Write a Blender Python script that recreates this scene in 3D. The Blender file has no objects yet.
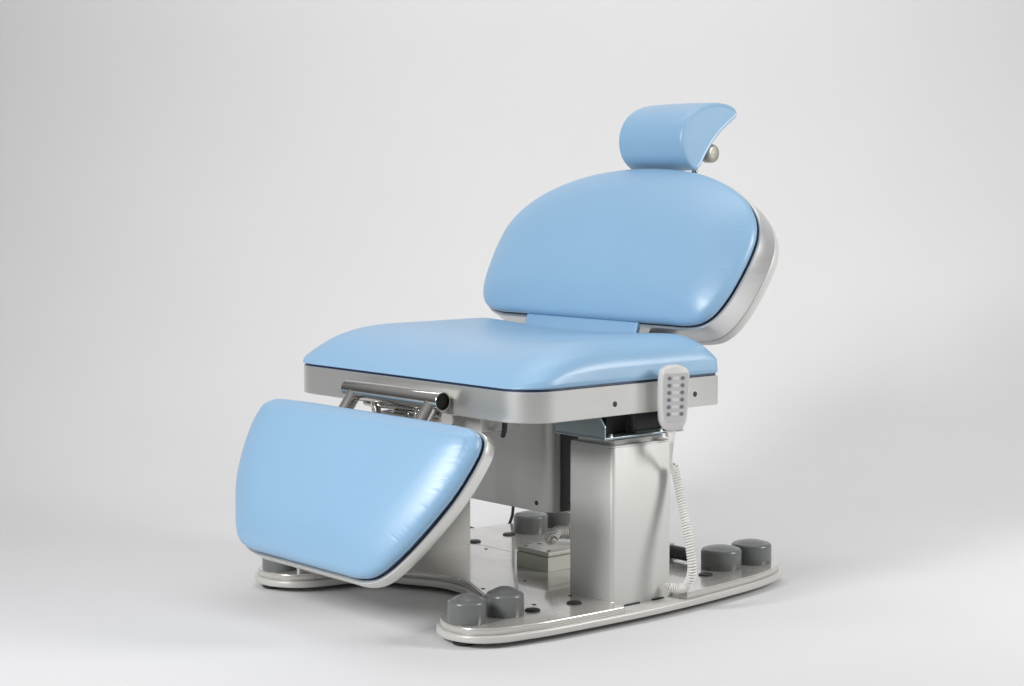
import bpy, bmesh, math, random
from mathutils import Vector, Matrix
random.seed(4)
PI = math.pi
S = bpy.context.scene
COL = S.collection

# ------------------------------------------------------------------ helpers
def V(*a): return Vector(a)

def smooth_closed(pts, n, closed=True):
    """Catmull-Rom through pts, resampled to n points by arc length (2D or 3D)"""
    P = [Vector(p) for p in pts]; m = len(P); dense = []
    rng = range(m) if closed else range(m - 1)
    for i in rng:
        if closed: a, b, c, d = P[i-1], P[i], P[(i+1) % m], P[(i+2) % m]
        else: a, b, c, d = P[max(i-1, 0)], P[i], P[i+1], P[min(i+2, m-1)]
        t0 = 0.0; t1 = t0 + max((b-a).length, 1e-6)**.5; t2 = t1 + max((c-b).length, 1e-6)**.5; t3 = t2 + max((d-c).length, 1e-6)**.5
        for k in range(16):
            t = t1 + (t2-t1)*k/16
            A1 = a*(t1-t)/(t1-t0) + b*(t-t0)/(t1-t0)
            A2 = b*(t2-t)/(t2-t1) + c*(t-t1)/(t2-t1)
            A3 = c*(t3-t)/(t3-t2) + d*(t-t2)/(t3-t2)
            B1 = A1*(t2-t)/(t2-t0) + A2*(t-t0)/(t2-t0)
            B2 = A2*(t3-t)/(t3-t1) + A3*(t-t1)/(t3-t1)
            dense.append(B1*(t2-t)/(t2-t1) + B2*(t-t1)/(t2-t1))
    if not closed: dense.append(P[-1].copy())
    return resample(dense, n, closed)

def resample(P, n, closed=True):
    Q = P + [P[0]] if closed else P
    L = [0.0]
    for i in range(1, len(Q)): L.append(L[-1] + (Q[i]-Q[i-1]).length)
    out = []; j = 0
    for k in range(n):
        s = L[-1]*k/(n if closed else n-1)
        while j < len(L)-2 and L[j+1] < s: j += 1
        f = (s-L[j])/max(L[j+1]-L[j], 1e-9)
        out.append(Q[j].lerp(Q[j+1], min(max(f, 0), 1)))
    return out

def rounded_poly(corners, seg=8):
    """corners: [(x,y,r)] CCW -> list of 2D points with rounded corners"""
    out = []; n = len(corners)
    for i, (x, y, r) in enumerate(corners):
        p = Vector((x, y)); a = Vector(corners[i-1][:2]); b = Vector(corners[(i+1) % n][:2])
        u = (a-p).normalized(); w = (b-p).normalized()
        if r <= 0: out.append(p); continue
        ang = u.angle(w); d = r/math.tan(ang/2)
        p0 = p+u*d; p1 = p+w*d; c = p+(u+w).normalized()*(r/math.sin(ang/2))
        v0 = p0-c; v1 = p1-c; tot = v0.angle(v1)
        sgn = 1 if v0.x*v1.y-v0.y*v1.x > 0 else -1
        for k in range(seg+1):
            t = sgn*tot*k/seg
            out.append(c+Vector((v0.x*math.cos(t)-v0.y*math.sin(t), v0.x*math.sin(t)+v0.y*math.cos(t))))
    return out

def offset2d(P, e):
    """move a CCW closed outline inward by e (per-vertex normals)"""
    n = len(P); out = []
    for i in range(n):
        t = (P[(i+1) % n]-P[i-1]); t.normalize()
        out.append(P[i]+Vector((-t.y, t.x))*e)
    return out

def rings(bm, R, cap0=True, cap1=True, closed=True):
    VV = [[bm.verts.new(p) for p in r] for r in R]; n = len(R[0])
    for a, b in zip(VV, VV[1:]):
        for i in range(n if closed else n-1):
            j = (i+1) % n
            try: bm.faces.new((a[i], a[j], b[j], b[i]))
            except ValueError: pass
    if cap0: bm.faces.new(VV[0][::-1])
    if cap1: bm.faces.new(VV[-1])
    return VV

def obj(name, bm, m, parent=None, smooth=True, angle=40, bevel=0, bseg=3):
    bmesh.ops.remove_doubles(bm, verts=bm.verts, dist=1e-6)
    bmesh.ops.recalc_face_normals(bm, faces=bm.faces)
    me = bpy.data.meshes.new(name); bm.to_mesh(me); bm.free()
    me.materials.append(m)
    o = bpy.data.objects.new(name, me); COL.objects.link(o)
    if smooth:
        for p in me.polygons: p.use_smooth = True
        me.set_sharp_from_angle(angle=math.radians(angle))
    if bevel:
        b = o.modifiers.new('bevel', 'BEVEL'); b.width = bevel; b.segments = bseg; b.limit_method = 'ANGLE'
        b.angle_limit = math.radians(35); b.harden_normals = True
    if parent: o.parent = parent
    return o

def box(bm, x0, x1, y0, y1, z0, z1, M=None):
    c = [(x, y, z) for x in (x0, x1) for y in (y0, y1) for z in (z0, z1)]
    v = [bm.verts.new((M @ Vector(p)) if M else p) for p in c]
    for f in ((0,1,3,2), (4,6,7,5), (0,4,5,1), (2,3,7,6), (0,2,6,4), (1,5,7,3)): bm.faces.new([v[i] for i in f])

def prism(bm, poly, z0, z1, M=None):
    f = (lambda p: M @ Vector(p)) if M else (lambda p: Vector(p))
    rings(bm, [[f((p[0], p[1], z0)) for p in poly], [f((p[0], p[1], z1)) for p in poly]])

def lathe(bm, prof, M, n=40):
    """prof [(r,z)], axis z, transformed by M"""
    R = []
    for r, z in prof: R.append([M @ V(max(r, 1e-5)*math.cos(2*PI*k/n), max(r, 1e-5)*math.sin(2*PI*k/n), z) for k in range(n)])
    rings(bm, R, True, True)

def frame_to(axis, pos):
    q = Vector(axis).to_track_quat('Z', 'Y')
    return Matrix.Translation(Vector(pos)) @ q.to_matrix().to_4x4()

def cyl(bm, a, b, r, n=28, bev=.0015):
    a = Vector(a); b = Vector(b); L = (b-a).length
    lathe(bm, [(r-bev, 0), (r, bev), (r, L-bev), (r-bev, L)], frame_to(b-a, a), n)

def tube(bm, path, r, n=12, caps=True):
    R = []; up = None
    for i, p in enumerate(path):
        t = (path[min(i+1, len(path)-1)]-path[max(i-1, 0)]).normalized()
        if up is None: up = t.orthogonal().normalized()
        up = (up-t*up.dot(t)).normalized(); s = t.cross(up)
        rr = r(i/(len(path)-1)) if callable(r) else r
        R.append([p+up*rr*math.cos(2*PI*k/n)+s*rr*math.sin(2*PI*k/n) for k in range(n)])
    rings(bm, R, caps, caps)

def helix(bm, pts, R, r, pitch, flat=1.0, taper=.04):
    base = smooth_closed(pts, 400, closed=False)
    L = sum((base[i+1]-base[i]).length for i in range(399)); turns = L/pitch
    N = int(turns*14); path = []; up = None
    for k in range(N+1):
        f = k/N*399; i = min(int(f), 398); p = base[i].lerp(base[i+1], f-i)
        t = (base[min(i+2, 399)]-base[max(i-1, 0)]).normalized()
        if up is None: up = t.orthogonal().normalized()
        up = (up-t*up.dot(t)).normalized(); s = t.cross(up)
        a = 2*PI*turns*k/N; e = min(1, min(k/N, 1-k/N)/taper)
        path.append(p+(up*math.cos(a)+s*math.sin(a))*R*(.2+.8*e))
    tube(bm, path, r, 7)

# ------------------------------------------------------------------ materials
def nodes(name):
    m = bpy.data.materials.new(name); m.use_nodes = True
    nt = m.node_tree; b = nt.nodes['Principled BSDF']
    return m, nt, b

def N(nt, kind, **kw):
    n = nt.nodes.new(kind)
    for k, v in kw.items():
        if k in n.inputs: n.inputs[k].default_value = v
        else: setattr(n, k, v)
    return n

def mapping(nt, scale=(1, 1, 1)):
    tc = N(nt, 'ShaderNodeTexCoord'); mp = N(nt, 'ShaderNodeMapping'); mp.inputs['Scale'].default_value = scale
    nt.links.new(tc.outputs['Object'], mp.inputs['Vector']); return mp

def mat(name, col, rough=.4, metal=0., coat=0., coat_r=.05, var=.04, vscale=8, bump=0., bscale=300, stretch=(1, 1, 1), rvar=.06, spec=.5, sheen=0):
    m, nt, b = nodes(name)
    mp = mapping(nt, stretch)
    n1 = N(nt, 'ShaderNodeTexNoise', Scale=vscale, Detail=5.0); nt.links.new(mp.outputs[0], n1.inputs['Vector'])
    mix = N(nt, 'ShaderNodeMix', data_type='RGBA')
    mix.inputs['A'].default_value = (*[c*(1-var) for c in col], 1); mix.inputs['B'].default_value = (*[min(1, c*(1+var)) for c in col], 1)
    nt.links.new(n1.outputs['Fac'], mix.inputs['Factor']); nt.links.new(mix.outputs['Result'], b.inputs['Base Color'])
    mr = N(nt, 'ShaderNodeMapRange'); mr.inputs['To Min'].default_value = max(.02, rough-rvar); mr.inputs['To Max'].default_value = rough+rvar
    nt.links.new(n1.outputs['Fac'], mr.inputs['Value']); nt.links.new(mr.outputs[0], b.inputs['Roughness'])
    b.inputs['Metallic'].default_value = metal; b.inputs['Coat Weight'].default_value = coat; b.inputs['Coat Roughness'].default_value = coat_r
    b.inputs['Specular IOR Level'].default_value = spec
    if bump:
        mp2 = mapping(nt, stretch)
        n2 = N(nt, 'ShaderNodeTexNoise', Scale=bscale, Detail=3.0); nt.links.new(mp2.outputs[0], n2.inputs['Vector'])
        bp = N(nt, 'ShaderNodeBump', Strength=bump, Distance=.001); nt.links.new(n2.outputs['Fac'], bp.inputs['Height'])
        nt.links.new(bp.outputs[0], b.inputs['Normal'])
    return m

def brushed(m, scale, amt, cscale=None):
    nt = m.node_tree; b = nt.nodes['Principled BSDF']; old = b.inputs['Roughness'].links[0].from_socket
    mp = mapping(nt, scale); n = N(nt, 'ShaderNodeTexNoise', Scale=6.0, Detail=4.0); nt.links.new(mp.outputs[0], n.inputs['Vector'])
    mr = N(nt, 'ShaderNodeMapRange'); mr.inputs['To Min'].default_value = -amt; mr.inputs['To Max'].default_value = amt
    ad = N(nt, 'ShaderNodeMath', operation='ADD'); nt.links.new(n.outputs['Fac'], mr.inputs['Value'])
    nt.links.new(old, ad.inputs[0]); nt.links.new(mr.outputs[0], ad.inputs[1]); nt.links.new(ad.outputs[0], b.inputs['Roughness'])
    bp = N(nt, 'ShaderNodeBump', Strength=.12, Distance=.0006); nt.links.new(n.outputs['Fac'], bp.inputs['Height']); nt.links.new(bp.outputs[0], b.inputs['Normal'])

def vinyl_mat():
    """smooth blue upholstery vinyl with a fine leather grain"""
    m, nt, b = nodes('blue_vinyl')
    mp = mapping(nt)
    n1 = N(nt, 'ShaderNodeTexNoise', Scale=5.0, Detail=3.0); nt.links.new(mp.outputs[0], n1.inputs['Vector'])
    mix = N(nt, 'ShaderNodeMix', data_type='RGBA')
    mix.inputs['A'].default_value = (*[c*.97 for c in BLUE], 1); mix.inputs['B'].default_value = (*[c*1.03 for c in BLUE], 1)
    nt.links.new(n1.outputs['Fac'], mix.inputs['Factor']); nt.links.new(mix.outputs['Result'], b.inputs['Base Color'])
    b.inputs['Roughness'].default_value = .42; b.inputs['Specular IOR Level'].default_value = .5
    b.inputs['Coat Weight'].default_value = .32; b.inputs['Coat Roughness'].default_value = .32
    vo = N(nt, 'ShaderNodeTexVoronoi', Scale=900.0); nt.links.new(mp.outputs[0], vo.inputs['Vector'])
    n2 = N(nt, 'ShaderNodeTexNoise', Scale=10.0, Detail=2.5); nt.links.new(mp.outputs[0], n2.inputs['Vector'])
    b1 = N(nt, 'ShaderNodeBump', Strength=.10, Distance=.0004); nt.links.new(vo.outputs['Distance'], b1.inputs['Height'])
    b2 = N(nt, 'ShaderNodeBump', Strength=.30, Distance=.005); nt.links.new(n2.outputs['Fac'], b2.inputs['Height'])
    nt.links.new(b1.outputs[0], b2.inputs['Normal']); nt.links.new(b2.outputs[0], b.inputs['Normal'])
    return m

BLUE = (.236, .408, .592)
M_vinyl = vinyl_mat()
M_navy = mat('navy_piping', (.012, .022, .06), .5)
M_brushed = mat('brushed_aluminium', (.69, .695, .695), .36, .85, stretch=(1, 1, 60), vscale=3, var=.03, rvar=.03)
M_band = mat('brushed_band', (.73, .73, .705), .34, .85, stretch=(1, 1, 1), vscale=3, var=.02, rvar=.03, bump=.05, bscale=500)
M_column = mat('satin_column_paint', (.56, .56, .54), .52, .25, coat=.0, coat_r=.3, var=.015, bump=.03, bscale=700)
M_plate = mat('glossy_greige_base', (.55, .535, .50), .22, .42, coat=.7, coat_r=.07, var=.03, vscale=5, rvar=.03)
M_edge = mat('satin_base_rim', (.55, .545, .52), .36, .2, var=.02)
M_cap = mat('grey_rubber_cap', (.125, .134, .13), .36, 0, coat=.3, coat_r=.12, var=.05, bump=.08, bscale=900)
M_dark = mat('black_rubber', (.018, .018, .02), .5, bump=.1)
M_chrome = mat('polished_chrome', (.60, .58, .55), .12, 1, var=.05, vscale=30, rvar=.03)
M_blackin = mat('tube_inside', (.01, .01, .01), .7)
M_zinc = mat('blue_zinc_steel', (.34, .41, .44), .32, .85, var=.05, vscale=20)
M_house = mat('grey_housing_paint', (.52, .52, .51), .36, .5, coat=.1, coat_r=.25, var=.03, bump=.04, bscale=600)
M_ctrl = mat('control_box_plastic', (.56, .555, .50), .34, 0, var=.03)
M_white = mat('light_grey_plastic', (.56, .555, .54), .36, var=.02)
M_face = mat('handset_face_foil', (.46, .455, .46), .42, var=.02)
M_button = mat('button_grey', (.16, .145, .155), .5)
M_icon = mat('button_print', (.60, .58, .61), .5)
M_cord = mat('off_white_cord', (.70, .69, .66), .42, var=.03)
M_knob = mat('grey_lever_knob', (.36, .345, .30), .42, .35, coat=.15, var=.4, vscale=60, bump=.5, bscale=90)

brushed(M_band, (4, 4, 220), .10)
brushed(M_column, (90, 90, 2), .10)
brushed(M_house, (9, 9, 4), .10)
brushed(M_plate, (5, 3, 5), .12)

# ------------------------------------------------------------------ the chair
chair = bpy.data.objects.new('treatment_chair', None); COL.objects.link(chair)
chair.location = (.35, .43, 0)
chair['label'] = 'pale blue upholstered treatment chair with headrest and footrest on a grey metal base'
chair['category'] = 'medical chair'
OFF = V(-.35, -.43, 0)
def part(name, bm, m, parent=None, **kw):
    """a part of the chair: mesh built in world coordinates, moved to the chair's own frame"""
    bmesh.ops.translate(bm, verts=bm.verts, vec=OFF)
    return obj(name, bm, m, parent or chair, **kw)
W = .86; YC = .43; ZB = .4592; ZT = .5249; D = .579

# --- base plate: two stacked tiers, plan outline symmetric about YC
half = [(.160, .43), (.160, .405), (.155, .376), (.142, .345), (.118, .295), (.094, .246), (.070, .218), (.03, .204), (-.03, .192), (-.075, .178), (-.108, .152), (-.128, .118), (-.134, .083), (-.127, .047), (-.107, .018),
        (-.070, -.004), (-.02, -.014), (.03, -.022), (.17, -.030), (.32, -.033), (.46, -.028), (.60, -.016), (.72, .000), (.812, .027),
        (.862, .062), (.880, .11), (.865, .155), (.83, .19), (.77, .212), (.72, .235), (.70, .29), (.698, .36)]
outl = half + [(.698, .43)] + [(x, 2*YC-y) for x, y in half[::-1][:-1]]
P0 = smooth_closed([(x, y) for x, y in outl], 1100)
area = sum(P0[i-1].x*P0[i].y-P0[i].x*P0[i-1].y for i in range(len(P0)))
if area < 0: P0 = P0[::-1]
def notch(P):
    out = []; done = set()
    for p in P:
        side = 0 if p.y < YC else 1
        if .256 < p.x < .451 and (p.y < .1 or p.y > .76):
            if side not in done:
                done.add(side)
                yi, yo, a, b = ((.0165, -.030, .257, .450) if side == 0 else (.8435, .890, .450, .257))
                for t in range(12): out.append(Vector((a, yo+(yi-yo)*t/11)))
                for t in range(1, 40): out.append(Vector((a+(b-a)*t/40, yi)))
                for t in range(12): out.append(Vector((b, yi+(yo-yi)*t/11)))
            continue
        out.append(p)
    return out
PN = notch(P0)
def r3(P, z): return [V(p.x, p.y, z) for p in P]
bm = bmesh.new()
rings(bm, [r3(offset2d(PN, .001), .0353), r3(PN, .0363), r3(PN, .0470), r3(offset2d(PN, .0009), .0491), r3(offset2d(PN, .0025), .050), r3(offset2d(PN, .0040), .050)])
base = part('base_plate', bm, M_plate, angle=50)
bm = bmesh.new()
Pl = offset2d(P0, -.007)
rings(bm, [r3(offset2d(Pl, .006), .0190), r3(offset2d(Pl, .001), .0200), r3(Pl, .0218), r3(Pl, .0318), r3(offset2d(Pl, .0012), .0338), r3(offset2d(Pl, .006), .0350)])
part('base_rim', bm, M_edge, base, angle=50)
# round glides under the rails
for x, y in ((-.105, .075), (-.105, .785), (.79, .09), (.79, .77), (.3, .02), (.3, .84)):
    bm = bmesh.new(); lathe(bm, [(.020, .0072), (.024, .009), (.024, .014), (.012, .015), (.012, .0195)], Matrix.Translation((x, y, 0)))
    part('foot_glide', bm, M_dark, base)
# grey bumper caps
def cap(x, y, r, h, dome):
    bm = bmesh.new(); z = .0502
    prof = [(r*.985, z), (r, z+.003), (r, z+h-.006)]
    for k in range(1, 7):
        a = PI/2*k/6; prof.append((r-.009*(1-math.cos(a)), z+h-.006+.008*math.sin(a)))
    for k in range(1, 9):
        f = k/8; prof.append(((r-.009)*(1-f), z+h+.002+dome*(1-(1-f)**2)))
    lathe(bm, prof, Matrix.Translation((x, y, 0)), 56)
    part('bumper_cap', bm, M_cap, base, angle=60)
for x, y in ((-.091, .083), (.013, .083)): cap(x, y, .0405, .046, .012); cap(x, 2*YC-y, .0405, .046, .012)
for x, y, r in ((.709, .107, .048), (.814, .106, .048), (.668, .742, .045), (.782, .752, .045)): cap(x, y, r, .045, .007)
# flat dark rubber plugs and small screw holes on the plate
for x, y, r in ((.078, .068, .0165), (.191, .060, .0165), (.618, .072, .0165), (.468, .730, .016), (.595, .744, .016), (.62, .33, .016)):
    bm = bmesh.new(); lathe(bm, [(r, .0502), (r, .0525), (r-.002, .054), (r-.006, .0545)], Matrix.Translation((x, y, 0)), 32)
    part('rubber_plug', bm, M_dark, base)
for x, y in ((.135, .3), (.118, .108), (.26, .30), (.235, .12), (.50, .15), (.43, .64)):
    bm = bmesh.new(); lathe(bm, [(.0045, .0502), (.0045, .0508), (.003, .0512)], Matrix.Translation((x, y, 0)), 20)
    part('screw', bm, M_dark, base)

# --- lifting columns with their zinc brackets
def column(y0):
    x0, x1, w = .263, .445, .140
    near = y0 < YC
    ya, yb = y0, y0+w
    bm = bmesh.new()
    pl = lambda i: [Vector((p[0], p[1])) for p in rounded_poly([(x0+i, ya+i, .009), (x1-i, ya+i, .009), (x1-i, yb-i, .009), (x0+i, yb-i, .009)], 6)]
    rings(bm, [r3(pl(0), .0353), r3(pl(0), .3835), r3(pl(.0015), .386)])
    c = part('lift_column', bm, M_column, angle=50)
    bm = bmesh.new(); rings(bm, [r3(pl(.0005), .3865), r3(pl(.0005), .389), r3(pl(.002), .3905)])
    part('cover_lip', bm, M_column, c, angle=50)
    bm = bmesh.new(); rings(bm, [r3(pl(.012), .3908), r3(pl(.012), .401)])
    part('inner_stage', bm, M_edge, c, angle=50)
    # U bracket: bottom plate, two upstanding flanges
    s = 1 if near else -1; ye = y0-.006 if near else yb+.006; yi = yb+.012 if near else y0-.012
    lo, hi = min(ye, yi), max(ye, yi)
    bm = bmesh.new(); x0b, x1b = .232, .475
    box(bm, x0b, x1b, lo, hi, .4065, .4115)
    for xa, xb in ((x0b, x0b+.005), (x1b-.005, x1b)):
        # flange with a sloped near corner
        prof = [(lo, .4118), (hi, .4118), (hi, .4585), (lo+(.018 if near else 0), .4585), (lo, .436)]
        rings(bm, [[V(xa, y, z) for y, z in prof], [V(xb, y, z) for y, z in prof]])
    part('mount_bracket', bm, M_zinc, c, bevel=.0012, bseg=2)
    bm = bmesh.new(); box(bm, .275, .44, y0+.035, y0+w-.01, .412, .4588)  # black block standing in for the open bracket's dark interior
    part('dark_interior_block', bm, M_blackin, c, bevel=.003)
    for bx in (.262, .415):
        bm = bmesh.new(); yy = y0+.008 if near else yb-.008
        lathe(bm, [(.006, .4118), (.006, .416), (.0045, .4175)], Matrix.Translation((bx, yy, 0)), 6)
        part('bolt', bm, M_chrome, c)
    bm = bmesh.new(); yy = y0+.02 if near else yb-.02
    lathe(bm, [(.009, .4118), (.009, .430), (.007, .432), (.007, .4585)], Matrix.Translation((.34, yy, 0)), 6)
    part('bolt', bm, M_dark, c)
    if near:
        bm = bmesh.new(); cyl(bm, (.415, .004, .4045), (.437, .0, .4045), .006)
        part('cable_plug', bm, M_white, c)
    return c
column(.016); column(.714)
# dark slots where the near column meets the base
bm = bmesh.new(); box(bm, .30, .345, .0125, .0165, .0352, .0385); part('column_slot', bm, M_dark, base)
bm = bmesh.new(); box(bm, .385, .42, .0125, .0165, .0352, .0385); part('column_slot', bm, M_dark, base)

# --- hanging pedestal housing, screws, socket
bm = bmesh.new()
prism(bm, [(p[0], p[1]) for p in rounded_poly([(.30, .262, .030), (.52, .262, .012), (.52, .598, .012), (.30, .598, .030)], 3)], .205, .4585)
house = part('drive_housing', bm, M_house, bevel=.002, bseg=2)
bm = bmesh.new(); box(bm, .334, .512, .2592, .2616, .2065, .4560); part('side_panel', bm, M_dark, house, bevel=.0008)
for y, z, r in ((.305, .225, .0055), (.555, .225, .0055)):
    bm = bmesh.new(); cyl(bm, (.2985, y, z), (.3015, y, z), r, 20, .0004); part('access_hole', bm, M_dark, house)
bm = bmesh.new(); cyl(bm, (.375, .2575, .385), (.375, .2598, .385), .004, 16, .0005); part('screw', bm, M_chrome, house)
bm = bmesh.new(); cyl(bm, (.36, .2575, .225), (.36, .2598, .225), .003, 16, .0005); part('screw', bm, M_dark, house)
# actuator cover in front of the housing
bm = bmesh.new()
box(bm, .045, .16, .20, .42, .418, .4585)
act = part('actuator_cover', bm, M_house, bevel=.006)
bm = bmesh.new(); tube(bm, smooth_closed([(.09, .168, .4585), (.085, .166, .445), (.088, .172, .425), (.095, .185, .412)], 24, False), .006, 10)
part('strap', bm, M_dark, act)
bm = bmesh.new(); tube(bm, smooth_closed([(.10, .188, .432), (.095, .182, .420), (.10, .19, .407), (.11, .20, .41)], 24, False), .0022, 8)
part('cable_tie', bm, M_cord, act)

# --- control box on the plate
bx0, bx1, by0, by1 = .362, .51, .334, .446
bm = bmesh.new(); box(bm, bx0, bx1, by0, by1, .0502, .0835); box(bm, bx0+.001, bx1-.001, by0+.001, by1-.001, .084, .0845)
cb = part('control_box', bm, M_ctrl, bevel=.003)
bm = bmesh.new(); box(bm, bx0, bx1, by0, by1, .0850, .0960); part('lid', bm, M_ctrl, cb, bevel=.004)
for x, y in ((.378, .350), (.42, .43), (.378, .430), (.475, .350)):
    bm = bmesh.new(); lathe(bm, [(.005, .0961), (.005, .0967)], Matrix.Translation((x, y, 0)), 16); part('screw', bm, M_dark, cb)

# --- seat frame
def seat_poly(i, rf=.085, rr=.006):
    return [Vector((p[0], p[1])) for p in rounded_poly([(i, i, max(rf-i, .004)), (D-i, i, rr), (D-i, W-i, rr), (i, W-i, max(rf-i, .004))], 14)]
bm = bmesh.new()
t = .004
rings(bm, [r3(seat_poly(.03), ZB+.002), r3(seat_poly(.0015), ZB), r3(seat_poly(0), ZB+.0015), r3(seat_poly(0), ZT-.0015), r3(seat_poly(.0012), ZT),
           r3(seat_poly(t), ZT), r3(seat_poly(t+.001), ZT-.004)])
sf = part('seat_frame', bm, M_band, angle=35)
for x, z in ((.253, .485), (.501, .488)):
    bm = bmesh.new(); lathe(bm, [(.0062, 0), (.0062, .0006), (.0045, .0009)], frame_to((0, -1, 0), (x, .0002, z)), 24)
    part('hole_plug', bm, M_dark, sf)
bm = bmesh.new()
rings(bm, [r3(seat_poly(.0050), ZT-.004), r3(seat_poly(.0035), ZT+.0015), r3(seat_poly(.0045), ZT+.0040), r3(seat_poly(.010), ZT+.0045)])
part('seam_strip', bm, M_navy, sf)

# --- seat cushion: height field over the seat plan
def sstep(t): t = min(max(t, 0), 1); return t*t*(3-2*t)
def cush_z(x, y):
    ds = min(y, W-y); dr = D-x; df = x
    es = (1-(1-min(max(ds, 0)/.125, 1))**2.4)**(1/2.0)
    er = (1-(1-min(max(dr, 0)/.06, 1))**2.4)**(1/2.0)
    ef = 1-(1-min(max(df, 0)/.26, 1))**2.6
    h = .092-.018*math.exp(-((y-YC)/.29)**2)
    ef = 1-(1-min(max(x-.055*(1-es)**1.3, 0)/.26, 1))**2.6
    return ZT+.0045+wall(x)+(h-wall(x))*(.14+.86*es*er)*ef
def wall(x): return .003+.013*min(1, (max(x, 0)+.004)/.11)
bm = bmesh.new()
NI = 46
R = []
base_poly = resample(seat_poly(0, .085, .012), 520)
ctr = Vector((.31, YC))
def shrink(P, e, g=1.0):
    out = []
    for p in P:
        d = p-ctr; L = d.length; out.append(ctr+d*((L-e)/L)*g)
    return out
q = offset2d(base_poly, .008); R.append(r3(q, ZT+.0042))
for e, z in ((.003, .03), (.0003, .14), (-.0015, .30), (-.0024, .52), (-.0018, .76)):
    R.append([V(p.x, p.y, ZT+.0045+wall(p.x)*z) for p in offset2d(base_poly, e)])
top = offset2d(base_poly, .0006)
for k in range(NI):
    f = 1-(k/NI)
    g = f if f < .8 else f
    g = 1-(1-f)
    g = 1-(k/NI)**1.9
    ring = [ctr+(p-ctr)*g for p in top]
    R.append([V(p.x, p.y, cush_z(p.x, p.y)) for p in ring])
rings(bm, R, True, True)
sc = part('seat_cushion', bm, M_vinyl, angle=180)

# --- inclined padded slabs (backrest, footrest)
def slab_frame(origin, deg):
    a = math.radians(deg)
    u = V(0, 1, 0); up = V(math.sin(a), 0, math.cos(a)); n = V(math.cos(a), 0, -math.sin(a))   # n points to the back
    o = Vector(origin)
    return lambda s, t, d: o+u*s+up*t+n*d

def mirror_outline(h, n):
    """h: right half (s>=0) from bottom centre to top centre; returns closed CCW outline (s,t)"""
    pts = [Vector(p) for p in h]+[Vector((-s, t)) for s, t in h[::-1] if s > 1e-6]
    P = smooth_closed(pts, n)
    ar = sum(P[i-1].x*P[i].y-P[i].x*P[i-1].y for i in range(n))
    return P if ar > 0 else P[::-1]

def ring_smooth(h, sig):
    import numpy as np
    n = len(h); k = int(min(n//3, max(1, 3*sig))); x = np.arange(-k, k+1); w = np.exp(-.5*(x/max(sig, .3))**2); w /= w.sum()
    return np.convolve(np.concatenate([h[-k:], h, h[:k]]), w, 'valid')

def pad(F, P, H, prof, puckers, cen, dome, topw=0.):
    """cushion mesh: an edge roll that swells inward from the seam, then a shallow crown"""
    import numpy as np
    c = Vector(cen); n = len(P)
    A = np.array([tuple(p) for p in P]); Bq = np.roll(A, -1, 0); AB = Bq-A; LL = (AB**2).sum(1)
    nrm = AB/np.sqrt(LL)[:, None]; upw = np.clip(-nrm[:, 0], 0, 1)
    upw = ring_smooth(upw, n/40)
    WT = 1+topw*upw**2
    def dist(p):
        w = np.array(tuple(p))-A; t = np.clip((w*AB).sum(1)/LL, 0, 1)
        return float((np.sqrt(((w-AB*t[:, None])**2).sum(1))*WT).min())
    E = [e for e, h in prof]; Hh = [h for e, h in prof]
    k0 = max(i for i, e in enumerate(E) if e <= .0135)
    def hgt(e):
        for i in range(k0, len(E)-1):
            if e <= E[i+1]: 
                f = (e-E[i])/(E[i+1]-E[i]); return Hh[i]+(Hh[i+1]-Hh[i])*f
        return Hh[-1]
    def crown(p): return max(0, 1-abs((p.x-c.x)/dome[0])**2)*max(0, 1-abs((p.y-c.y)/dome[1])**2)
    def place(i, p, e, h):
        d = 0
        if e < .05:
            for (ps, pt, amp, wid, ln) in puckers:
                dx = P[i].x-ps; dy = P[i].y-pt
                if abs(dx) < .013 and abs(dy) < .013: d += amp*math.exp(-(dx*dx+dy*dy)/(wid*wid))*math.exp(-(max(e, 0)/ln)**2)*min(1, max(0, (e+.003)/.006))
        return F(p.x, p.y, -((h+.10*crown(p))*H-d))
    R = []
    for e, h in prof[:k0+1]: R.append([place(i, p, e, h) for i, p in enumerate(offset2d(P, e))])
    B = offset2d(P, .0135); K = 46
    for k in range(1, K):
        g = 1-(k/K)**1.35
        Q = [c+(p-c)*g for p in B]
        e = np.array([dist(q) for q in Q]); h = np.array([hgt(max(.0135, x)) for x in e])
        per = sum((Q[i]-Q[i-1]).length for i in range(n))/n
        sig = .045*min(1, float(np.median(e))/.06)/per
        h = ring_smooth(h, sig)
        R.append([place(i, q, e[i], float(h[i])) for i, q in enumerate(Q)])
    bm = bmesh.new(); rings(bm, R, True, True)
    return bm

def shell(F, P, thick, back, lip=.004):
    bm = bmesh.new()
    f = lambda e, d: [F(p.x, p.y, d) for p in offset2d(P, e)]
    rings(bm, [f(.010, .006), f(.0005, .004), f(-.0005, .0005), f(-.003, 0), f(-lip-.0015, .0004), f(-lip-.003, .002), f(-lip-.003, thick), f(-lip-.001, thick+.003),
               f(.006, thick+back*.55), f(.022, thick+back), f(.05, thick+back+.002)])
    return bm

def piping(F, P):
    bm = bmesh.new()
    f = lambda e, d: [F(p.x, p.y, d) for p in offset2d(P, e)]
    rings(bm, [f(.006, .002), f(.0012, .001), f(.0006, -.002), f(.002, -.0045), f(.008, -.005)])
    return bm

prof = [(.012, .03), (.002, .05), (-.001, .09), (-.0025, .15), (-.0028, .22), (-.0018, .30), (.001, .375), (.005, .44), (.0095, .485), (.0135, .52), (.019, .562), (.026, .61), (.034, .658), (.044, .712), (.056, .766),
        (.070, .82), (.086, .858), (.104, .888), (.122, .908), (.142, .922), (.165, .93)]
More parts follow.
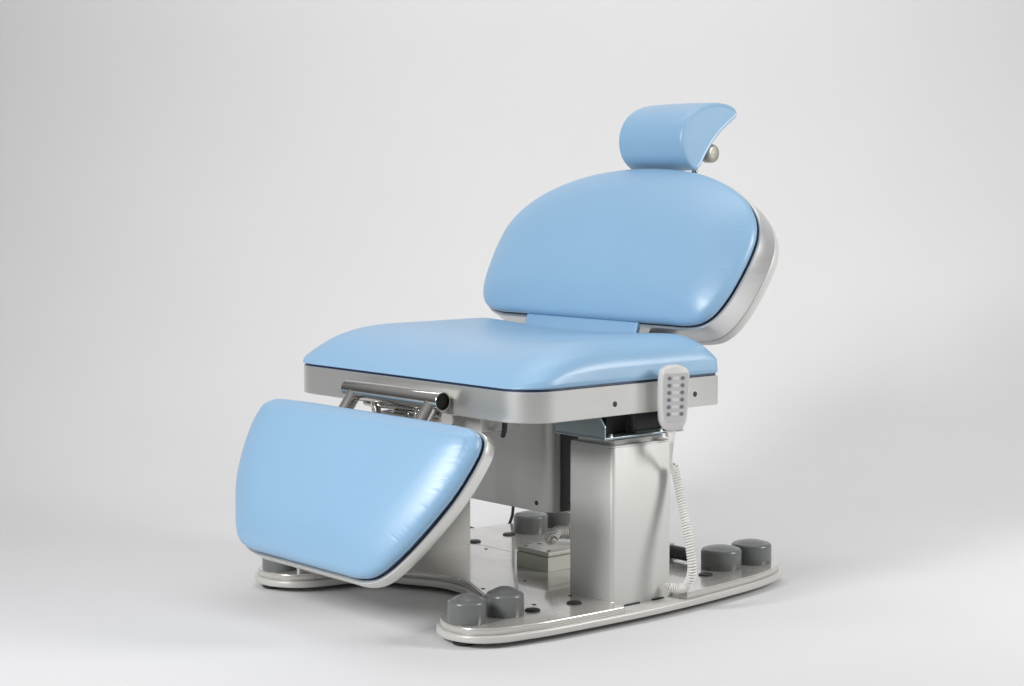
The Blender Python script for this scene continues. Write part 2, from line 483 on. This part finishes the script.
# backrest
FB = slab_frame((.585, YC, .6304), 32)
hb = [(0, -.004), (.10, -.004), (.20, -.004), (.268, -.004), (.330, -.003), (.372, .007), (.398, .030), (.417, .073), (.427, .127), (.431, .182), (.427, .228), (.411, .267), (.379, .305),
      (.330, .340), (.262, .371), (.18, .395), (.09, .408), (0, .412)]
PB = mirror_outline(hb, 860)
def creases(P, seed, strong, amp, weak):
    rnd = random.Random(seed); out = []; i = 0; n = len(P)
    while i < n:
        a = amp if strong(P[i]) else weak
        if rnd.random() < .75: out.append((P[i].x, P[i].y, a*rnd.uniform(.25, 1), rnd.uniform(.0026, .0042), rnd.uniform(.012, .026)))
        i += rnd.choice((3, 4, 5, 6, 8, 10))
    return out
pk = creases(PB, 3, lambda p: p.x < -.35 and .13 < p.y < .26, .0013, .0004)
bm = bmesh.new(); f_ = lambda e, d: [FB(p.x, p.y, d) for p in offset2d(PB, e)]
rings(bm, [f_(.008, .0605), f_(-.0042, .0608), f_(-.0052, .063), f_(-.0047, .074), f_(-.002, .083), f_(.004, .088), f_(.02, .091), f_(.05, .092)])
part('back_shell', bm, M_white, angle=60)
bm = shell(FB, PB, .056, .004); bf = part('backrest_frame', bm, M_brushed, angle=35)
bm = piping(FB, PB); part('seam_piping', bm, M_navy, bf)
bm = pad(FB, PB, .068, prof, pk, (0, .19), (.46, .21)); part('backrest_cushion', bm, M_vinyl, angle=180)
# blue tongue between backrest and seat
bm = bmesh.new()
y0, y1 = .256, .652; R = []
for z, xo in ((.655, .592), (.642, .583), (.625, .573), (.60, .565), (.57, .562), (.535, .562)):
    R.append([V(x, y, z) for x, y in [(p[0]+xo, p[1]) for p in rounded_poly([(0, y0, .004), (.014, y0, .004), (.014, y1, .004), (0, y1, .004)], 5)]])
rings(bm, R); part('lumbar_flap', bm, M_vinyl, angle=60)
# steel arms carrying the backrest
for y in (.236, .664):
    bm = bmesh.new()
    pr = [(.585, .47), (.625, .47), (.66, .60), (.70, .72), (.672, .735), (.618, .645), (.596, .60)]
    rings(bm, [[V(x, y-.008, z) for x, z in pr], [V(x, y+.008, z) for x, z in pr]])
    part('backrest_arm', bm, M_dark, bevel=.002)

# footrest
FF = slab_frame((-.075, YC-.012, .4505), 31.5)
hf = [(0, -.362), (.08, -.362), (.16, -.362), (.221, -.361), (.262, -.351), (.289, -.331), (.321, -.290), (.346, -.248), (.368, -.204), (.388, -.156), (.400, -.110), (.406, -.070), (.406, -.044), (.396, -.022), (.371, -.010),
      (.331, -.007), (.25, -.006), (.12, -.006), (0, -.006)]
hf = [(max(0, a-.012*min(1, a/.2)), b) for a, b in hf]
PF = mirror_outline(hf, 860)
for p in PF:
    if p.x > 0: p.x -= .016*sstep(p.x/.2)*sstep((-p.y-.20)/.12)+.010*sstep(p.x/.3)*sstep((p.y+.09)/.07)
pk = creases(PF, 5, lambda p: p.x < -.22 and p.y < -.03, .0014, .0004)
bm = shell(FF, PF, .024, .006, .005); ff = part('footrest_frame', bm, M_band, angle=35)
bm = piping(FF, PF); part('seam_piping', bm, M_navy, ff)
bm = pad(FF, PF, .070, prof, pk, (0, -.175), (.43, .20), 1.1); part('footrest_cushion', bm, M_vinyl, angle=180)
# footrest hinge: chrome cross tube, arms, links
bm = bmesh.new()
ta, tb = V(-.030, .580, .491), V(-.030, .236, .491); r = .0210
lathe(bm, [(r-.001, 0), (r, .001), (r, .343), (r-.0006, .344), (r-.0025, .344), (r-.0025, .27)], frame_to(tb-ta, ta), 40)
ht = part('footrest_hinge', bm, M_chrome)
bm = bmesh.new(); lathe(bm, [(.0165, .27), (.0180, .336)], frame_to(tb-ta, ta), 30); part('tube_bore', bm, M_blackin, ht)
# big pivot boss behind/below the tube end
bm = bmesh.new(); cyl(bm, (-.004, .250, .455), (-.004, .300, .455), .0235, 44, .004); cyl(bm, (-.008, .556, .480), (-.008, .600, .480), .013, 40, .003)
cyl(bm, (-.010, .262, .462), (-.010, .54, .462), .009, 24)
part('pivot_boss', bm, M_chrome, ht)
for y in (.546, .266):
    bm = bmesh.new(); tube(bm, [V(-.037, y, .484), V(-.062, y+.002, .448), V(-.095, y+.004, .395), V(-.12, y+.004, .33)], .0165, 28); part('arm', bm, M_chrome, ht)
for a_, b_, rr_ in (((-.012, .505, .474), (-.030, .462, .405), .0105), ((-.012, .345, .470), (-.045, .322, .40), .008)):
    bm = bmesh.new(); tube(bm, [V(*a_), V(*a_).lerp(V(*b_), .5), V(*b_)], rr_, 20); part('strut', bm, M_chrome, ht)
bm = bmesh.new(); box(bm, -.035, -.005, .385, .435, .415, .452); part('link_bracket', bm, M_chrome, ht, bevel=.003)
bm = bmesh.new(); cyl(bm, (-.03, .36, .44), (-.03, .40, .44), .014); part('link_pin', bm, M_chrome, ht)

# --- headrest
hp = [(.797, 1.118), (.779, 1.090), (.773, 1.056), (.783, 1.022), (.805, .998), (.828, .988), (.843, .998), (.860, 1.022), (.884, 1.052), (.917, 1.083), (.952, 1.107), (.968, 1.118), (.974, 1.129), (.966, 1.142),
      (.942, 1.151), (.905, 1.155), (.862, 1.150), (.826, 1.138)]
PH = smooth_closed(hp, 200)
ar = sum(PH[i-1].x*PH[i].y-PH[i].x*PH[i-1].y for i in range(200))
if ar < 0: PH = PH[::-1]
bm = bmesh.new(); R = []
ya, yb = .308, .532
def hring(e, y): return [V(p.x, y, p.y) for p in offset2d(PH, e)]
ends = [(.0112, .0014), (.0104, .0014), (.0100, .0014), (.0075, .0002), (.0055, .0002), (.0048, .0012), (.0040, .0012), (.0025, .0028), (.0008, .006), (0, .011)]
for e, d in ends: R.append(hring(e, ya+d))
for k in range(1, 12): R.append(hring(-.0015*math.sin(PI*k/12), ya+.011+(yb-ya-.022)*k/12))
for e, d in ends[::-1]: R.append(hring(e, yb-d))
rings(bm, R); hr = part('headrest_cushion', bm, M_vinyl, angle=60)
for y, x in ((.372, .878), (.405, .895), (.372, .903)):
    pass
for y in (.362, .482):
    bm = bmesh.new(); cyl(bm, (.882, y, 1.045), (.852, y, .80), .0075, 24); part('headrest_post', bm, M_chrome, hr)
bm = bmesh.new(); box(bm, .872, .884, .350, .494, 1.000, 1.052); part('headrest_bracket', bm, M_chrome, hr, bevel=.002)
bm = bmesh.new(); prof_k = [(.008, 0), (.0165, .001), (.0195, .004), (.0230, .008), (.0230, .013), (.0215, .0145), (.0230, .016), (.0230, .026), (.021, .031), (.016, .034), (.010, .0335), (.004, .0345)]
lathe(bm, prof_k, frame_to((0, -1, .0), (.899, .352, 1.030)), 32); cyl(bm, (.892, .52, 1.029), (.892, .34, 1.029), .006)
part('clamp_knob', bm, M_knob, hr)

# --- rear transport roller
bm = bmesh.new()
lathe(bm, [(.010, 0), (.016, .002), (.016, .058), (.010, .060), (.010, .068), (.016, .070), (.016, .128), (.010, .130)], frame_to((0, 1, 0), (.685, .19, .0705)), 32)
rl = part('transport_roller', bm, M_dark)
bm = bmesh.new(); box(bm, .672, .698, .2505, .2575, .0502, .090); box(bm, .655, .715, .246, .262, .0502, .054); part('roller_bracket', bm, M_edge, rl, bevel=.0015)

# ------------------------------------------------------------------ hand control (hangs from the seat frame)
hc = bpy.data.objects.new('hand_control', None); COL.objects.link(hc)
HM = Matrix.Translation((.391, -.036, .418)) @ Matrix.Rotation(math.radians(-22), 4, 'Z') @ Matrix.Rotation(math.radians(4), 4, 'X')
hc.matrix_world = HM
hc['label'] = 'light grey hand control with twelve buttons and coiled cord hooked on the seat frame'
hc['category'] = 'hand control'
# local: x = width (to image right), y = towards chair, z = up ; front face y = -.012
def hpoly(i):
    pts = [(-.0165+i*.3, .004+i), (.0165-i*.3, .004+i), (.0285-i, .020), (.0322-i, .048), (.0335-i, .09), (.0335-i, .122), (.030-i, .136-i*.5), (.016, .1445-i), (0, .147-i), (-.016, .1445-i), (-.030+i, .136-i*.5), (-.0335+i, .122), (-.0335+i, .09), (-.0322+i, .048), (-.0285+i, .020)]
    return smooth_closed(pts, 120)
bm = bmesh.new()
rings(bm, [[V(p.x, d, p.y) for p in hpoly(i)] for i, d in ((.006, .014), (.002, .0125), (0, .008), (0, -.006), (.0012, -.0100), (.0035, -.0120))])
hb_ = obj('housing', bm, M_white, hc, angle=60)
bm = bmesh.new()
fp = [Vector(p) for p in rounded_poly([(-.0225, .022, .012), (.0225, .022, .012), (.0285, .060, .02), (.0300, .1300, .006), (-.0300, .1300, .006), (-.0285, .060, .02)], 6)]
rings(bm, [[V(p.x, -.0120, p.y) for p in fp], [V(p.x, -.0126, p.y) for p in fp]])
obj('key_foil', bm, M_face, hb_, angle=30)
for k in range(6):
    z = .1195-.0158*k
    for s in (-1, 1):
        bm = bmesh.new(); lathe(bm, [(.0044, 0), (.0044, .0007), (.0034, .0010)], frame_to((0, -1, 0), (s*.0155, -.0126, z)), 20)
        obj('button', bm, M_button, hb_)
    bm = bmesh.new(); box(bm, -.0075, .0075, -.0131, -.0126, z-.0032, z+.0032)
    box(bm, -.0048, -.0030, -.0133, -.0131, z-.0018, z+.0018)
    obj('pictogram', bm, M_icon, hb_, bevel=.0002, bseg=1)
bm = bmesh.new(); box(bm, -.012, .012, .0126, .030, .120, .124); box(bm, -.012, .012, .0265, .030, .104, .1205)
obj('hook', bm, M_white, hb_, bevel=.001)
bm = bmesh.new()
iv = HM.inverted()
def L(*p): return iv @ V(*p)
pth = smooth_closed([V(0, 0, .012), V(0, 0, -.004), V(.0, 0, -.022), L(.400, -.027, .385), L(.414, -.012, .357), L(.423, -.003, .335)], 50, False)
tube(bm, pth, lambda f: .0075*(1-f)**2+.0032, 14)
obj('cord_sleeve', bm, M_cord, hc)
bm = bmesh.new()
helix(bm, [L(.423, -.003, .335), L(.431, -.003, .333), L(.436, -.006, .316), L(.437, -.014, .289), L(.434, -.028, .250), L(.429, -.047, .200), L(.427, -.061, .151), L(.427, -.066, .112), L(.428, -.058, .087), L(.430, -.038, .066), L(.424, -.014, .0625), L(.416, .003, .068)], .0084, .0026, .0060)
obj('coiled_cord', bm, M_cord, hc)
bm = bmesh.new()
tube(bm, smooth_closed([L(.389, -.041, .339), L(.384, -.038, .33), L(.384, -.024, .30), L(.386, -.012, .26)], 20, False), .0021, 8)

bm.free()

# ------------------------------------------------------------------ spare coiled cord lying on the control box
bm = bmesh.new()
helix(bm, [V(.375, .352, .108), V(.388, .362, .118), V(.405, .372, .124), V(.43, .372, .122), V(.455, .36, .120), V(.475, .345, .112), V(.50, .325, .085), V(.53, .31, .066)], .0105, .0030, .0084)
helix(bm, [V(.372, .353, .107), V(.395, .385, .113), V(.425, .395, .112), V(.455, .385, .111), V(.485, .37, .10), V(.51, .35, .075)], .0095, .0030, .0084)
bmesh.ops.translate(bm, verts=bm.verts, vec=(-.43, -.36, -.1035))
cc = obj('coiled_cord', bm, M_cord); cc.location = (.446, .358, .113)
cc['label'] = 'off-white coiled cord bundled on top of the small beige control box'; cc['category'] = 'cable'

# ------------------------------------------------------------------ black power cable
bm = bmesh.new()
pts = [V(.50, .58, .21), V(.56, .67, .185), V(.65, .79, .145), V(.71, .860, .098), V(.722, .879, .064), V(.724, .897, .036), V(.716, .912, .020), V(.703, .935, .0115), V(.695, .965, .0115), V(.705, 1.01, .0115), V(.71, 1.07, .0115), V(.67, 1.15, .0115), V(.55, 1.22, .0115), V(.35, 1.25, .0115)]
tube(bm, smooth_closed(pts, 120, False), .0042, 10)
bmesh.ops.translate(bm, verts=bm.verts, vec=(-.6, -1.0, 0))
pc = obj('power_cable', bm, M_dark); pc.location = (.6, 1.0, 0)
pc['label'] = 'thin black power cable curving down behind the base to the floor'; pc['category'] = 'cable'

# ------------------------------------------------------------------ seamless studio backdrop
YAW = 0.8573; PIT = 0.0866; CAM = V(-2.4756, -2.8151, .9563); FPX = 1839.3
d = V(math.cos(YAW), math.sin(YAW), 0); rr = V(math.sin(YAW), -math.cos(YAW), 0)
m, nt, b = nodes('backdrop_paper')
mp = mapping(nt)
n1 = N(nt, 'ShaderNodeTexNoise', Scale=1.3, Detail=6.0); nt.links.new(mp.outputs[0], n1.inputs['Vector'])
mix = N(nt, 'ShaderNodeMix', data_type='RGBA'); mix.inputs['A'].default_value = (.625, .62, .627, 1); mix.inputs['B'].default_value = (.665, .66, .667, 1)
nt.links.new(n1.outputs['Fac'], mix.inputs['Factor']); nt.links.new(mix.outputs['Result'], b.inputs['Base Color'])
b.inputs['Roughness'].default_value = .75; b.inputs['Specular IOR Level'].default_value = .15
bm = bmesh.new(); R = []
prf = [(-5.0, 0)] + [(x, 0) for x in (-3, -1, 1, 3, 4, 5)]
RC = 1.5; A0 = 5.3
for k in range(17):
    a = PI/2*k/16; prf.append((A0+RC*math.sin(a), RC-RC*math.cos(a)))
prf.append((A0+RC, 2.6)); prf.append((A0+RC, 4.2))
for s, z in prf:
    R.append([CAM*0+V(CAM.x, CAM.y, .007)+d*s+rr*w+V(0, 0, z) for w in [-5+10*k/10 for k in range(11)]])
rings(bm, R, False, False, closed=False)
bd = obj('backdrop', bm, M_white if False else m, angle=60); bd['kind'] = 'structure'

# ------------------------------------------------------------------ lamps
def area(name, loc, target, size, sy, power, col=(1, 1, 1), spread=180):
    l = bpy.data.lights.new(name, 'AREA'); l.shape = 'RECTANGLE'; l.size = size; l.size_y = sy; l.energy = power; l.color = col; l.spread = math.radians(spread)
    o = bpy.data.objects.new(name, l); COL.objects.link(o); o.location = loc
    o.rotation_euler = (Vector(target)-Vector(loc)).to_track_quat('-Z', 'Y').to_euler()
C0 = V(.3, .4, 0)
area('key_softbox', C0+rr*3.1-d*.7+V(0, 0, 1.75), C0+V(0, 0, .55), .9, 1.2, 49, (1, .99, .97))
area('front_softbox', V(-3.1, .05, 2.1), V(.1, .35, .65), .85, 1.1, 33, (1, 1, 1), 110)
area('top_softbox', C0+d*.8+V(0, 0, 3.4), C0+V(0, 0, 0)+d*.8, 2.0, 2.0, 9)
area('background_lamp', C0+d*.9-rr*.05+V(0, 0, 3.3), C0+d*3.1-rr*.15+V(0, 0, 1.5), 3.2, .8, 25)

w = bpy.data.worlds.new('World'); S.world = w; w.use_nodes = True
wt = w.node_tree; bg = wt.nodes['Background']; bg.inputs[0].default_value = (.97, .985, 1, 1)
tc = N(wt, 'ShaderNodeTexCoord'); sx = N(wt, 'ShaderNodeSeparateXYZ'); wt.links.new(tc.outputs['Generated'], sx.inputs[0])
mr = N(wt, 'ShaderNodeMapRange'); mr.interpolation_type = 'SMOOTHSTEP'
for k, v in (('From Min', .0), ('From Max', .9), ('To Min', .08), ('To Max', .31)): mr.inputs[k].default_value = v
wt.links.new(sx.outputs['Z'], mr.inputs['Value']); wt.links.new(mr.outputs[0], bg.inputs[1])

# ------------------------------------------------------------------ camera
cam = bpy.data.cameras.new('camera'); co = bpy.data.objects.new('camera', cam); COL.objects.link(co)
co.location = CAM; co.rotation_euler = (PI/2-PIT, 0, YAW-PI/2)
cam.sensor_width = 36; cam.lens = FPX*36/1024; cam.clip_end = 100; cam.clip_start = .05
S.camera = co
S.view_settings.view_transform = 'Standard'; S.view_settings.look = 'None'
S.view_settings.exposure = .47; S.view_settings.gamma = 1
S.cycles.use_denoising = True
